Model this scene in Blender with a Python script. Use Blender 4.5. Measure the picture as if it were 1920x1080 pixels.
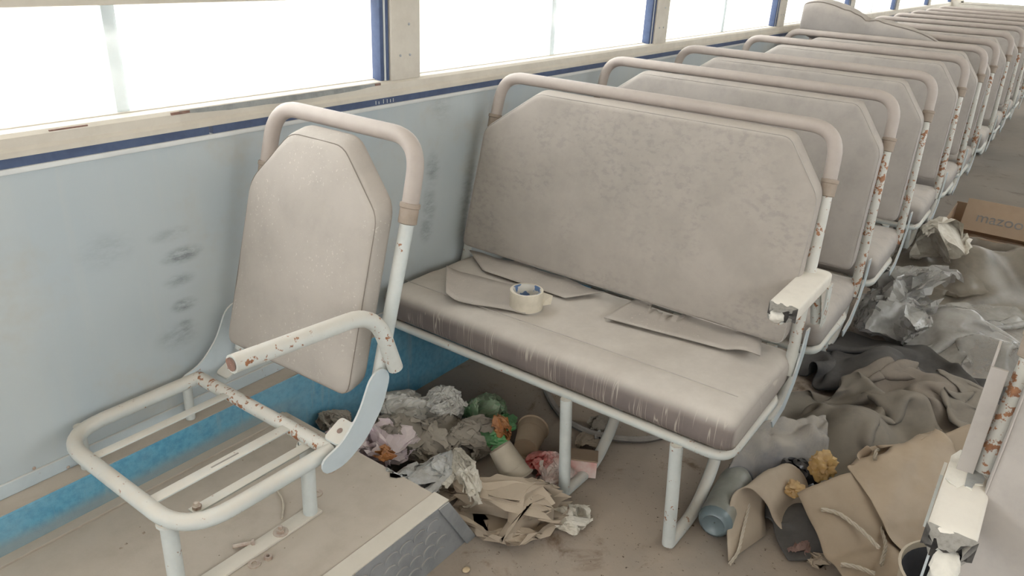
import bpy, bmesh, math, random
import numpy as np
from mathutils import Matrix, Vector, noise as mnoise

for o in list(bpy.data.objects):
    bpy.data.objects.remove(o)
SC = bpy.context.scene
COL = SC.collection

# ------------------------------------------------------------------ camera
# X runs down the bus, Y to the window wall, Z up; pose from the vanishing points
FPX = 1433.0
CAMH = 1.4
def _d(p):
    v = np.array([p[0]-960, p[1]-540, FPX]); return v/np.linalg.norm(v)
_X = _d((2098, -40)); _Y = _d((-1223, -203)); _Y = _Y-_X*(_X@_Y); _Y /= np.linalg.norm(_Y); _Z = np.cross(_X, _Y)
RM = np.stack([_X, _Y, _Z])
cam_d = bpy.data.cameras.new('camera'); cam = bpy.data.objects.new('camera', cam_d); COL.objects.link(cam)
cam_d.sensor_width = 36; cam_d.lens = FPX/1920*36; cam_d.clip_start = 0.02
m4 = Matrix.Identity(4)
for i in range(3):
    m4[i][0] = RM[i][0]; m4[i][1] = -RM[i][1]; m4[i][2] = -RM[i][2]
m4[2][3] = CAMH
cam.matrix_world = m4
SC.camera = cam

def ray(p): return RM @ np.array([p[0]-960, p[1]-540, FPX])
def onz(p, z):
    r = ray(p); return Vector(np.array([0, 0, CAMH])+(z-CAMH)/r[2]*r)
def ony(p, y):
    r = ray(p); return Vector(np.array([0, 0, CAMH])+y/r[1]*r)
def onx(p, x):
    r = ray(p); return Vector(np.array([0, 0, CAMH])+x/r[0]*r)

# ------------------------------------------------------------------ light
W = bpy.data.worlds.new('overcast_sky'); SC.world = W; W.use_nodes = True
bg = W.node_tree.nodes['Background']
bg.inputs[0].default_value = (0.965, 0.985, 1.0, 1); bg.inputs[1].default_value = 5.0
SC.view_settings.view_transform = 'Standard'; SC.view_settings.look = 'None'
SC.view_settings.gamma = 1.0; SC.view_settings.use_curve_mapping = False
SC.view_settings.exposure = 0.35

# ------------------------------------------------------------------ materials
def S(r, g, b):
    f = lambda c: (c/255/12.92) if c/255 <= .04045 else ((c/255+.055)/1.055)**2.4
    return (f(r), f(g), f(b), 1)

class NT:
    def __init__(s, name):
        s.m = bpy.data.materials.new(name); s.m.use_nodes = True
        s.t = s.m.node_tree; s.b = s.t.nodes['Principled BSDF']; s.out = s.t.nodes['Material Output']
        s.tc = s.n('ShaderNodeTexCoord'); s.oi = s.n('ShaderNodeObjectInfo')
        a = s.n('ShaderNodeVectorMath'); a.operation = 'MULTIPLY_ADD'
        s.l(s.oi.outputs['Random'], a.inputs[0]); a.inputs[1].default_value = (7.3, 3.1, 5.7)
        s.l(s.tc.outputs['Object'], a.inputs[2]); s.vec = a.outputs[0]
    def n(s, k): return s.t.nodes.new(k)
    def l(s, a, b): s.t.links.new(a, b)
    def noise(s, scale, detail=4, rough=.6, vec=None, stretch=None, dist=0):
        n = s.n('ShaderNodeTexNoise'); n.inputs['Scale'].default_value = scale; n.inputs['Detail'].default_value = detail
        n.inputs['Roughness'].default_value = rough; n.inputs['Distortion'].default_value = dist
        v = vec or s.vec
        if stretch:
            mp = s.n('ShaderNodeMapping'); mp.inputs['Scale'].default_value = stretch; s.l(v, mp.inputs[0]); v = mp.outputs[0]
        s.l(v, n.inputs['Vector']); return n.outputs['Fac']
    def ramp(s, f, a, b, lo=0, hi=1):
        n = s.n('ShaderNodeMapRange'); n.interpolation_type = 'SMOOTHSTEP'
        s.l(f, n.inputs[0]); n.inputs[1].default_value = a; n.inputs[2].default_value = b
        n.inputs[3].default_value = lo; n.inputs[4].default_value = hi; return n.outputs[0]
    def math(s, op, a, b=None):
        n = s.n('ShaderNodeMath'); n.operation = op
        for i, v in enumerate((a, b)):
            if v is None: continue
            if isinstance(v, (int, float)): n.inputs[i].default_value = v
            else: s.l(v, n.inputs[i])
        return n.outputs[0]
    def mix(s, f, a, b):
        n = s.n('ShaderNodeMix'); n.data_type = 'RGBA'
        for k, v in ((0, f), (6, a), (7, b)):
            if isinstance(v, (int, float)): n.inputs[k].default_value = v
            elif isinstance(v, tuple): n.inputs[k].default_value = v
            else: s.l(v, n.inputs[k])
        return n.outputs[2]
    def sep(s, v):
        n = s.n('ShaderNodeSeparateXYZ'); s.l(v, n.inputs[0]); return n.outputs
    def up(s):
        g = s.n('ShaderNodeNewGeometry'); return s.sep(g.outputs['Normal'])
    def fin(s, col, rough=.8, bump=None, bs=.3, bd=.002, spec=.3):
        if isinstance(col, tuple): s.b.inputs['Base Color'].default_value = col
        else: s.l(col, s.b.inputs['Base Color'])
        s.b.inputs['Roughness'].default_value = rough
        s.b.inputs['Specular IOR Level'].default_value = spec
        if bump is not None:
            b = s.n('ShaderNodeBump'); b.inputs['Strength'].default_value = bs; b.inputs['Distance'].default_value = bd
            s.l(bump, b.inputs['Height']); s.l(b.outputs[0], s.b.inputs['Normal'])
        return s.m

DUST = S(191, 182, 172)
def dusty(name, base, var=None, dust=DUST, amt=.75, side=.15, rough=.85, scale=6, bump_scale=120, bs=.15, spec=.25, speck=0, rust=0, rustc=S(176, 118, 76)):
    """paint or fabric with settled dust (more on faces that look up), blotches and optional rust spots"""
    t = NT(name)
    n1 = t.noise(scale, 5, .65)
    col = t.mix(t.ramp(n1, .35, .7), base, var or tuple(c*.75 for c in base[:3])+(1,))
    if rust:
        r1 = t.noise(60, 3, .65); r2 = t.noise(7, 2, .5)
        rf = t.ramp(t.math('ADD', r1, t.math('MULTIPLY', r2, .55)), 1.06-.185*rust, 1.12-.185*rust)
        col = t.mix(rf, col, t.mix(t.noise(90, 2), rustc, S(96, 52, 36)))
    up = t.up()[2]
    f = t.ramp(up, -.2, .85, side, amt)
    f = t.math('MULTIPLY', f, t.ramp(t.noise(scale*3, 6, .7), .2, .62, .55, 1.0))
    if rust: f = t.math('MULTIPLY', f, t.math('SUBTRACT', 1.0, t.math('MULTIPLY', rf, .75)))
    col = t.mix(f, col, dust)
    if speck: col = t.mix(t.math('MULTIPLY', t.ramp(t.noise(150, 2, .5), .64, .7), t.ramp(t.noise(9, 2), .42, .6, 0, speck)), col, S(222, 214, 202))
    return t.fin(col, rough, t.noise(bump_scale, 4, .7), bs, .001, spec)

M = {}
M['vinyl'] = dusty('seat_vinyl', S(150, 144, 140), S(138, 132, 128), amt=.8, side=.3, scale=5, bump_scale=260)
M['vinyl_single'] = dusty('seat_vinyl_single', S(160, 152, 144), S(146, 139, 132), dust=S(182, 173, 163), amt=.85, side=.4, scale=4, bump_scale=220, bs=.3, speck=.3)
M['sleeve'] = dusty('rail_sleeve', S(167, 155, 146), S(157, 145, 137), dust=S(186, 175, 165), amt=.7, side=.15, rough=.6, scale=9, bs=.05, spec=.4)
M['collar'] = dusty('collar_clamp', S(140, 122, 106), S(128, 112, 96), amt=.5, side=.2, scale=20)
M['paint'] = dusty('tube_paint', S(198, 204, 202), S(182, 189, 188), dust=S(205, 194, 178), amt=.75, side=.12, rough=.55, scale=9, rust=.55, bs=.08, spec=.4)
M['paint_rust'] = dusty('tube_paint_rusty', S(200, 203, 198), S(188, 190, 184), dust=S(205, 192, 176), amt=.55, side=.1, rough=.6, scale=9, rust=1.0, bs=.12, spec=.35)
M['paint_vrust'] = dusty('tube_paint_very_rusty', S(200, 200, 194), S(188, 188, 180), dust=S(205, 192, 176), amt=.5, side=.1, rough=.65, scale=9, rust=1.2, bs=.12, spec=.3, rustc=S(186, 132, 92))
M['plate'] = dusty('bracket_paint', S(186, 197, 202), S(174, 186, 192), dust=S(205, 196, 182), amt=.7, side=.08, rough=.5, scale=8, rust=.35, bs=.06)
M['arm_skin'] = dusty('armrest_skin', S(214, 207, 196), S(202, 194, 182), dust=S(226, 219, 207), amt=.8, side=.35, scale=12, bs=.1)
M['foam_dirty'] = dusty('dirty_foam', S(72, 68, 65), S(44, 42, 42), dust=S(200, 194, 184), amt=.5, side=.02, scale=40, bump_scale=90, bs=.9)
M['foam_white'] = dusty('white_foam', S(214, 209, 199), S(188, 182, 172), dust=S(226, 220, 208), amt=.7, side=.3, scale=40, bump_scale=70, bs=.6)
M['seam'] = dusty('seam_thread', S(118, 108, 100), amt=.3, side=.1)
M['cream'] = dusty('window_trim_cream', S(205, 198, 186), S(192, 184, 172), dust=S(206, 197, 182), amt=.7, side=.3, rough=.7, scale=12, bs=.05)
M['white_lip'] = dusty('white_edging', S(214, 216, 214), S(202, 204, 203), amt=.3, side=.1, rough=.5, bs=.03)
M['navy'] = dusty('navy_rubber', S(60, 74, 106), S(70, 86, 118), dust=S(150, 155, 165), amt=.35, side=.08, rough=.55, scale=25, bs=.05)
M['ceiling'] = dusty('ceiling_panel', S(226, 224, 216), S(216, 213, 204), amt=.2, side=.2, bs=.03)
M['sand'] = dusty('yard_sand', S(206, 200, 190), S(196, 188, 176), amt=.6, side=.6, scale=.6, bs=.1)
M['putty'] = dusty('grey_putty', S(142, 146, 146), S(116, 120, 122), dust=S(170, 166, 158), amt=.5, side=.2, scale=40, bs=.7, bump_scale=60)
M['rust'] = dusty('rusted_steel', S(128, 92, 78), S(96, 66, 56), amt=.3, side=.1, scale=40)
M['alu'] = dusty('aluminium', S(158, 162, 166), S(138, 143, 148), dust=S(190, 182, 170), amt=.75, side=.03, rough=.45, scale=14, bs=.05, spec=.5)
M['alu'].node_tree.nodes['Principled BSDF'].inputs['Metallic'].default_value = .35
M['platform'] = dusty('platform_floor', S(166, 154, 140), S(148, 136, 123), dust=S(190, 179, 165), amt=.85, side=.3, scale=3, bs=.25, bump_scale=180)
M['bolt'] = dusty('dusty_bolt', S(176, 160, 142), S(140, 104, 86), amt=.6, side=.2, scale=60)
M['hose'] = dusty('black_hose', S(66, 64, 62), S(84, 80, 76), amt=.55, side=.1)
M['card'] = dusty('cardboard', S(166, 138, 112), S(150, 122, 98), dust=S(176, 160, 142), amt=.45, side=.2, scale=4)
M['print'] = dusty('box_print', S(112, 112, 114), amt=.3, side=.2)
M['paper'] = dusty('crumpled_newsprint', S(206, 203, 197), S(164, 159, 150), dust=S(205, 196, 182), amt=.35, side=.05, scale=14, bs=.3, bump_scale=60)
M['paper_blue'] = dusty('pale_paper', S(196, 200, 202), S(158, 156, 150), amt=.35, side=.05, scale=16, bs=.3)
M['foil'] = dusty('creased_white_paper', S(220, 215, 204), S(184, 176, 162), dust=S(210, 200, 184), amt=.3, side=.05, scale=20, bs=.4, bump_scale=50)
M['pink'] = dusty('pinkish_wrap', S(202, 188, 186), S(190, 168, 178), amt=.4, side=.1, scale=7, rough=.6)
M['orange'] = dusty('orange_paper', S(196, 132, 72), S(160, 98, 52), amt=.2, side=.05, scale=14)
M['green'] = dusty('green_plastic', S(112, 142, 110), S(94, 150, 104), dust=S(170, 166, 146), amt=.6, side=.2, scale=10, rough=.5)
M['brightgreen'] = dusty('bright_green_plastic', S(96, 190, 110), S(80, 160, 96), amt=.3, side=.05, scale=10, rough=.5)
M['cup'] = dusty('paper_cup', S(158, 148, 134), S(146, 136, 122), dust=S(176, 164, 146), amt=.6, side=.3, scale=6)
M['cup_brown'] = dusty('brown_cup', S(156, 134, 110), S(136, 112, 88), dust=S(172, 156, 136), amt=.45, side=.2, scale=6)
M['red'] = dusty('red_wrapper', S(198, 70, 66), S(224, 198, 190), amt=.35, side=.05, scale=12)
M['redwhite'] = dusty('white_and_red_wrapper', S(218, 206, 198), S(206, 150, 140), amt=.35, side=.05, scale=11)
M['rag'] = dusty('grey_rag', S(136, 128, 118), S(112, 105, 97), dust=S(168, 158, 144), amt=.6, side=.15, scale=8, bump_scale=300, bs=.3)
M['beige_cloth'] = dusty('beige_vinyl_cloth', S(170, 155, 138), S(154, 140, 124), dust=S(186, 170, 150), amt=.5, side=.25, scale=5, bs=.08)
M['coat_dark'] = dusty('dark_coat', S(66, 66, 68), S(48, 50, 54), dust=S(118, 112, 106), amt=.5, side=.05, scale=6, bump_scale=300)
M['jacket'] = dusty('grey_jacket', S(120, 114, 106), S(98, 94, 92), dust=S(150, 140, 127), amt=.75, side=.15, scale=5, bump_scale=300)
M['brown_cloth'] = dusty('brown_grey_cloth', S(118, 108, 99), S(104, 97, 90), dust=S(146, 135, 123), amt=.75, side=.2, scale=5, bump_scale=300)
M['bluegrey_cloth'] = dusty('blue_grey_cloth', S(112, 115, 122), S(78, 84, 102), dust=S(172, 163, 151), amt=.85, side=.15, scale=6, bump_scale=200)
M['tarp'] = dusty('brown_tarp', S(148, 130, 110), S(132, 116, 98), dust=S(172, 154, 133), amt=.65, side=.3, scale=3, bs=.06, rough=.65)
M['bag_brown'] = dusty('brown_plastic_bag', S(156, 136, 114), S(140, 122, 102), dust=S(180, 162, 140), amt=.55, side=.3, scale=4, rough=.5, spec=.4)
M['rope'] = dusty('white_rope', S(196, 184, 164), S(170, 158, 138), amt=.4, side=.2, scale=40)
M['rope_brown'] = dusty('brown_rope', S(136, 122, 98), S(118, 104, 82), amt=.4, side=.2, scale=40)
M['foam_yellow'] = dusty('yellow_foam', S(196, 160, 98), S(170, 132, 78), amt=.25, side=.05, scale=20, bump_scale=80, bs=.8)
M['black_plastic'] = dusty('black_plastic', S(30, 32, 40), S(40, 42, 50), amt=.15, side=.02, rough=.25, spec=.6)
M['maroon'] = dusty('maroon_paper', S(132, 84, 76), S(118, 70, 64), amt=.35, side=.1, scale=16)
M['tub'] = dusty('cream_tub', S(196, 182, 158), S(180, 166, 142), amt=.4, side=.2, scale=5)
M['tub_in'] = dusty('dark_tub_inside', S(52, 56, 64), S(44, 46, 54), amt=.25, side=.05, scale=10)
M['tape'] = dusty('dusty_tape', S(206, 196, 178), S(188, 178, 160), dust=S(216, 207, 190), amt=.7, side=.3, scale=30, bs=.6, bump_scale=80)
M['grit'] = dusty('grit', S(150, 132, 112), S(96, 84, 72), amt=.3, side=.1, scale=3)
M['biscuit'] = dusty('pale_chip', S(206, 182, 144), amt=.2, side=.1)

def sheer(name, col, alpha, rough=.3):
    t = NT(name)
    c = t.mix(t.ramp(t.noise(9, 4), .35, .7), col, tuple(x*.82 for x in col[:3])+(1,))
    t.fin(c, rough, t.noise(30, 3), .25, .002, .5)
    a = t.ramp(t.noise(6, 5, .6), .3, .7, alpha-.14, min(1, alpha+.14))
    t.l(a, t.b.inputs['Alpha']); return t.m
M['clear'] = sheer('clear_plastic_bag', S(206, 202, 196), .52, .12)
M['sheet'] = sheer('translucent_sheet', S(150, 140, 126), .72, .35)
M['bottle'] = sheer('pet_bottle', S(166, 166, 156), .7, .3)
M['bottle_base'] = sheer('pet_bottle_base', S(120, 134, 138), .85, .25)

def m_glass():
    t = NT('dusty_glass')
    tr = t.n('ShaderNodeBsdfTransparent'); tr.inputs[0].default_value = (.97, .98, .98, 1)
    t.fin(S(222, 222, 216), .9)
    f = t.ramp(t.noise(5, 6, .7), .3, .75, .05, .16)
    mx = t.n('ShaderNodeMixShader'); t.l(f, mx.inputs[0]); t.l(tr.outputs[0], mx.inputs[1]); t.l(t.b.outputs[0], mx.inputs[2])
    t.l(mx.outputs[0], t.out.inputs[0]); return t.m
M['glass'] = m_glass()

def m_floor():
    t = NT('bus_floor')
    c = t.mix(t.ramp(t.noise(1.6, 6, .65), .35, .68), S(164, 149, 134), S(142, 133, 124))
    c = t.mix(t.ramp(t.noise(5, 6, .7, dist=.4), .56, .72), c, S(112, 94, 78))
    c = t.mix(t.ramp(t.noise(90, 3, .7), .64, .72), c, S(92, 78, 66))
    xs = t.sep(t.tc.outputs['Object'])
    c = t.mix(t.math('MULTIPLY', t.ramp(xs[0], 3.6, 5.5), .6), c, S(132, 126, 120))
    return t.fin(c, .95, t.noise(140, 5, .7), .35, .002, .15)
M['floor'] = m_floor()

def m_wall():
    t = NT('blue_grey_wall_panel')
    pos = t.tc.outputs['Object']
    c = t.mix(t.ramp(t.noise(2.2, 4, .5, vec=pos, stretch=(1, 1, .5)), .3, .7), S(190, 194, 192), S(176, 185, 189))
    c = t.mix(t.ramp(t.noise(26, 3, .5, vec=pos, stretch=(1.4, 1, .05)), .5, .8, 0, .3), c, S(190, 192, 188))
    c = t.mix(t.ramp(t.noise(3.1, 5, .7, vec=pos), .5, .75, 0, .55), c, S(178, 170, 156))
    # scuffs rubbed into the laminate where seat backs chafed
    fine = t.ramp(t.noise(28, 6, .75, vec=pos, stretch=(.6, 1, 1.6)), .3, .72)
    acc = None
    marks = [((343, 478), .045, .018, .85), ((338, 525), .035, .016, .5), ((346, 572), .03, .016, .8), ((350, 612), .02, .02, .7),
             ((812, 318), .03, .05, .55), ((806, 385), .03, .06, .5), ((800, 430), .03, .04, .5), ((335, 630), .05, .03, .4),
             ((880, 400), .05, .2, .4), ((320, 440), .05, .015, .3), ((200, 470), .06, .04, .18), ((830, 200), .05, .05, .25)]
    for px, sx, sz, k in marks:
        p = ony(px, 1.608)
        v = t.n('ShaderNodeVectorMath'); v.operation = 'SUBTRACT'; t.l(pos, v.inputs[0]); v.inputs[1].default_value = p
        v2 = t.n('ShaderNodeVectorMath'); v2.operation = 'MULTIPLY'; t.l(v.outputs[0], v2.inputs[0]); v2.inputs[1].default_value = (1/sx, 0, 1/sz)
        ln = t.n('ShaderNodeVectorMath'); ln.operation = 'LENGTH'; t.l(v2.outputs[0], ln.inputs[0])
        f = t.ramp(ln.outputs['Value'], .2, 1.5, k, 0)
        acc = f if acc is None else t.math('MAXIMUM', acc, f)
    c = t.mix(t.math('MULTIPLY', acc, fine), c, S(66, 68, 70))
    return t.fin(c, .5, t.noise(200, 3, vec=pos), .04, .001, .35)
M['wall'] = m_wall()

def m_blue():
    t = NT('blue_hammered_paint')
    pos = t.tc.outputs['Object']; z = t.sep(pos)[2]
    c = t.mix(t.ramp(t.noise(60, 4, .6, vec=pos), .35, .7), S(104, 166, 192), S(82, 146, 176))
    d = t.math('ADD', t.ramp(t.noise(5, 5, .7, vec=pos), .35, .7, 0, .45), t.ramp(t.noise(22, 3, vec=pos, stretch=(1, 1, .08)), .58, .66, 0, .4))
    x = t.sep(pos)[0]
    # grime line splashed along the platform
    g = t.math('MULTIPLY', t.ramp(t.math('ADD', z, t.math('MULTIPLY', t.noise(3, 3, vec=pos), .03)), .215, .25, .8, 0), t.ramp(x, 1.0, 1.25, 1, 0))
    c = t.mix(t.math('MINIMUM', d, .8), c, S(140, 168, 178))
    c = t.mix(g, c, S(142, 150, 148))
    return t.fin(c, .6, t.noise(160, 4, vec=pos), .5, .002, .3)
M['blue'] = m_blue()

def m_streak():
    """bench cushion: dust on top, bare brown-grey vinyl with washed drip lines on the front"""
    t = NT('streaked_seat_vinyl')
    pos = t.tc.outputs['Object']
    nrm = t.up()
    base = t.mix(t.ramp(t.noise(6, 5, vec=pos), .35, .7), S(126, 115, 110), S(112, 102, 99))
    dr = t.noise(75, 1, .4, vec=pos, stretch=(.1, 1, .05), dist=.2)
    ln = t.math('MULTIPLY', t.ramp(t.math('ABSOLUTE', t.math('SUBTRACT', dr, .5)), .0, .03, 1, 0), t.ramp(t.noise(9, 2, vec=pos), .38, .55))
    base = t.mix(t.math('MULTIPLY', ln, .75), base, S(196, 186, 172))
    base = t.mix(t.ramp(t.noise(2.2, 3, vec=pos), .45, .7, 0, .25), base, S(178, 166, 152))
    f = t.math('MAXIMUM', t.ramp(nrm[2], .0, .95, .05, 1), t.ramp(t.math('ABSOLUTE', nrm[1]), .6, .95, 0, .6))
    top = t.mix(t.ramp(t.noise(4, 6, .7, vec=pos), .3, .75), S(200, 192, 182), S(182, 173, 163))
    c = t.mix(f, base, top)
    return t.fin(c, .85, t.noise(260, 3, vec=pos), .15, .001, .25)
M['streak'] = m_streak()

def m_mottle():
    t = NT('mottled_seat_back_vinyl')
    pos = t.tc.outputs['Object']
    c = t.mix(t.ramp(t.noise(3, 6, .7, vec=pos), .35, .7), S(170, 161, 152), S(156, 148, 140))
    bl = t.math('MULTIPLY', t.ramp(t.noise(42, 4, .6, vec=pos, stretch=(1, 1, 1.6)), .46, .66), t.ramp(t.noise(2.6, 3, vec=pos), .42, .6))
    c = t.mix(t.math('MULTIPLY', bl, .3), c, S(122, 117, 116))
    c = t.mix(t.ramp(t.up()[2], .3, .9, 0, .7), c, DUST)
    return t.fin(c, .85, t.noise(220, 4, vec=pos), .2, .001, .25)
M['mottle'] = m_mottle()

# ------------------------------------------------------------------ mesh helpers
def tag(o, label=None, cat=None, group=None, kind=None):
    if label: o['label'] = label
    if cat: o['category'] = cat
    if group: o['group'] = group
    if kind: o['kind'] = kind
    return o
def empty(name, loc, label=None, cat=None, group=None, kind=None):
    o = bpy.data.objects.new(name, None); COL.objects.link(o); o.location = loc; o.empty_display_size = .05
    return tag(o, label, cat, group, kind)
def mk(name, vf, mat, parent=None, org=None, smooth=True, angle=40, label=None, cat=None, group=None, kind=None):
    """one mesh object; vertices in world metres, stored relative to org (or the parent's place)"""
    v, f = vf
    if org is None:
        org = Vector(parent.matrix_basis.translation) if parent and not parent.parent else Vector((0, 0, 0))
        if parent and parent.parent: org = Vector(parent.parent.matrix_basis.translation)
    me = bpy.data.meshes.new(name)
    me.from_pydata([tuple(Vector(p)-Vector(org)) for p in v], [], f)
    bm = bmesh.new(); bm.from_mesh(me)
    bmesh.ops.recalc_face_normals(bm, faces=bm.faces[:])
    if smooth:
        for fc in bm.faces: fc.smooth = True
        ca = math.radians(angle)
        for e in bm.edges:
            if len(e.link_faces) == 2 and e.calc_face_angle(0) > ca: e.smooth = False
    bm.to_mesh(me); bm.free()
    me.materials.append(M[mat])
    o = bpy.data.objects.new(name, me); COL.objects.link(o)
    if parent: o.parent = parent
    else: o.location = org
    return tag(o, label, cat, group, kind)
def join(*parts):
    V, F = [], []
    for v, f in parts:
        k = len(V); V += [Vector(p) for p in v]; F += [tuple(i+k for i in q) for q in f]
    return V, F
def box(x0, x1, y0, y1, z0, z1, bev=0, seg=2):
    bm = bmesh.new(); bmesh.ops.create_cube(bm, size=1)
    for v in bm.verts:
        v.co = Vector((x0+(v.co.x+.5)*(x1-x0), y0+(v.co.y+.5)*(y1-y0), z0+(v.co.z+.5)*(z1-z0)))
    if bev: bmesh.ops.bevel(bm, geom=bm.edges[:], offset=bev, segments=seg, affect='EDGES', profile=.5)
    bm.verts.index_update()
    r = [v.co.copy() for v in bm.verts], [tuple(v.index for v in f.verts) for f in bm.faces]
    bm.free(); return r
def prism(poly, axis, a, b):
    """polygon in the two other axes, extruded along axis from a to b"""
    n = len(poly)
    def P(p, t): return Vector((t, p[0], p[1])) if axis == 0 else Vector((p[0], t, p[1])) if axis == 1 else Vector((p[0], p[1], t))
    V = [P(p, a) for p in poly]+[P(p, b) for p in poly]
    F = [tuple(range(n)), tuple(range(2*n-1, n-1, -1))]+[(i, (i+1) % n, (i+1) % n+n, i+n) for i in range(n)]
    return V, F
def fillet(pts, r, seg=7, closed=False):
    pts = [Vector(p) for p in pts]; out = []; n = len(pts)
    for i, p in enumerate(pts):
        if not closed and i in (0, n-1): out.append(p); continue
        a, b = pts[i-1], pts[(i+1) % n]
        u, w = (a-p), (b-p); rr = r[i] if isinstance(r, (list, tuple)) else r
        rr = min(rr, u.length*.49, w.length*.49); u.normalize(); w.normalize()
        if rr <= 1e-5: out.append(p); continue
        for k in range(seg+1):
            t = k/seg; A = p+u*rr; B = p+w*rr
            out.append(A*(1-t)**2+p*2*t*(1-t)+B*t*t)
    return out
def tube(pts, r, n=12, closed=False, cap=True):
    pts = [Vector(p) for p in pts]; V, F = [], []; N = len(pts)
    rs = r if isinstance(r, (list, tuple)) else [r]*N
    ref = None
    for i, p in enumerate(pts):
        d = (pts[(i+1) % N]-pts[i-1]) if closed else (pts[min(i+1, N-1)]-pts[max(i-1, 0)])
        d.normalize()
        if ref is None: ref = d.orthogonal().normalized()
        else: ref = (ref-d*ref.dot(d)).normalized()
        b = d.cross(ref)
        for k in range(n):
            a = 2*math.pi*k/n; V.append(p+(ref*math.cos(a)+b*math.sin(a))*rs[i])
    for i in range(N if closed else N-1):
        for k in range(n):
            j = (i+1) % N; F.append((i*n+k, i*n+(k+1) % n, j*n+(k+1) % n, j*n+k))
    if cap and not closed: F += [tuple(range(n-1, -1, -1)), tuple((N-1)*n+k for k in range(n))]
    return V, F
def lathe(prof, origin, axis, n=24, cap=False):
    """profile of (radius, distance) turned round axis"""
    axis = Vector(axis).normalized(); u = axis.orthogonal().normalized(); w = axis.cross(u); o = Vector(origin); V, F = [], []
    for r, h in prof:
        for k in range(n):
            a = 2*math.pi*k/n; V.append(o+axis*h+(u*math.cos(a)+w*math.sin(a))*r)
    for i in range(len(prof)-1):
        for k in range(n): F.append((i*n+k, i*n+(k+1) % n, (i+1)*n+(k+1) % n, (i+1)*n+k))
    if cap: F += [tuple(range(n-1, -1, -1)), tuple((len(prof)-1)*n+k for k in range(n))]
    return V, F
def subdiv2(poly, step):
    out = []
    for i, p in enumerate(poly):
        q = poly[(i+1) % len(poly)]; L = math.hypot(q[0]-p[0], q[1]-p[1]); k = max(1, int(L/step))
        for j in range(k): out.append((p[0]+(q[0]-p[0])*j/k, p[1]+(q[1]-p[1])*j/k))
    return out
def cushion(poly, mapf, T, r, puff, rc=.03, step=.03, wob=.0, seed=0):
    """padded panel: outline poly (u,v) mapped by mapf(u,v,depth), rounded rims and a swollen front"""
    pl = [(p.x, p.y) for p in fillet([Vector((a, b, 0)) for a, b in poly], rc, 4, True)]
    pl = subdiv2(pl, step); n = len(pl)
    us = [p[0] for p in pl]; vs = [p[1] for p in pl]
    cu, cv = (min(us)+max(us))/2, (min(vs)+max(vs))/2; hw, hh = (max(us)-min(us))/2, (max(vs)-min(vs))/2
    prof = [(r*1.4+.02, 0)]
    for k in range(4): a = k/3*math.pi/2; prof.append((r*(1-math.sin(a)), r*(1-math.cos(a))))
    for k in range(5): a = k/4*math.pi/2; prof.append((r*(1-math.cos(a)), T-r+r*math.sin(a)))
    mh = min(hw, hh)
    for q in (.14, .3, .48, .66, .84): prof.append((r+(mh-r)*q, T+puff*math.sin(min(1, q*1.7)*math.pi/2)))
    V, F = [], []
    for ins, dep in prof:
        for (a, b) in pl:
            uu = cu+(a-cu)*(hw-ins)/hw; vv = cv+(b-cv)*(hh-ins)/hh; dd = dep
            if wob and dep > T*.4:
                q = Vector((uu*7+seed*3.1, vv*7, seed)); dd += wob*(mnoise.noise(q)+.5*mnoise.noise(q*2.7))
            V.append(mapf(uu, vv, dd))
    for i in range(len(prof)-1):
        for k in range(n): F.append((i*n+k, i*n+(k+1) % n, (i+1)*n+(k+1) % n, (i+1)*n+k))
    F.append(tuple(range(n-1, -1, -1))); F.append(tuple((len(prof)-1)*n+k for k in range(n)))
    seam = []
    for (a, b) in pl:
        ins = r*.2
        seam.append(mapf(cu+(a-cu)*(hw-ins)/hw, cv+(b-cv)*(hh-ins)/hh, T-r*.4))
    return (V, F), seam
def copy_tree(o, parent=None):
    c = o.copy(); COL.objects.link(c); c.parent = parent
    for ch in list(o.children): copy_tree(ch, c)
    return c

# ------------------------------------------------------------------ the bus shell
XA, XB = -2.2, 11.5           # front and rear end of the saloon
YW, YR = 1.61, -0.86          # window walls
ZP = .18                      # wheel-arch platform
mk('floor', box(XA, XB, YR-.02, YW+.02, -.05, 0), 'floor', org=(0, 0, 0), kind='structure')
mk('yard_ground', box(-40, 60, -40, 40, -.95, -.9), 'sand', org=(0, 0, 0), kind='structure')
mk('ceiling', prism([(YR-.03, 1.84), (YR+.25, 1.98), (.1, 2.05), (.65, 2.05), (YW-.25, 1.98), (YW+.03, 1.84), (YW+.03, 1.9), (YW-.25, 2.04), (.65, 2.11), (.1, 2.11), (YR+.25, 2.04), (YR-.03, 1.9)], 0, XA, XB), 'ceiling', org=(0, 0, 0), smooth=False, kind='structure')
wl = mk('wall_left', box(XA, XB, YW, YW+.04, .26, .972), 'wall', org=(0, 0, 0), kind='structure')
mk('wall_lower', prism([(1.555, 0), (1.575, 0), (YW+.04, 0), (YW+.04, .279), (1.557, .279), (1.553, .276)], 0, XA, XB), 'blue', org=(0, 0, 0), smooth=False, kind='structure')
mk('trim_1', box(XA, XB, 1.604, 1.611, .282, .316, .002), 'plate', org=(0, 0, 0), kind='structure', smooth=False)
mk('trim_6', box(XA, XB, 1.556, YW, .2785, .2815), 'platform', org=(0, 0, 0), kind='structure', smooth=False)
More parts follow.
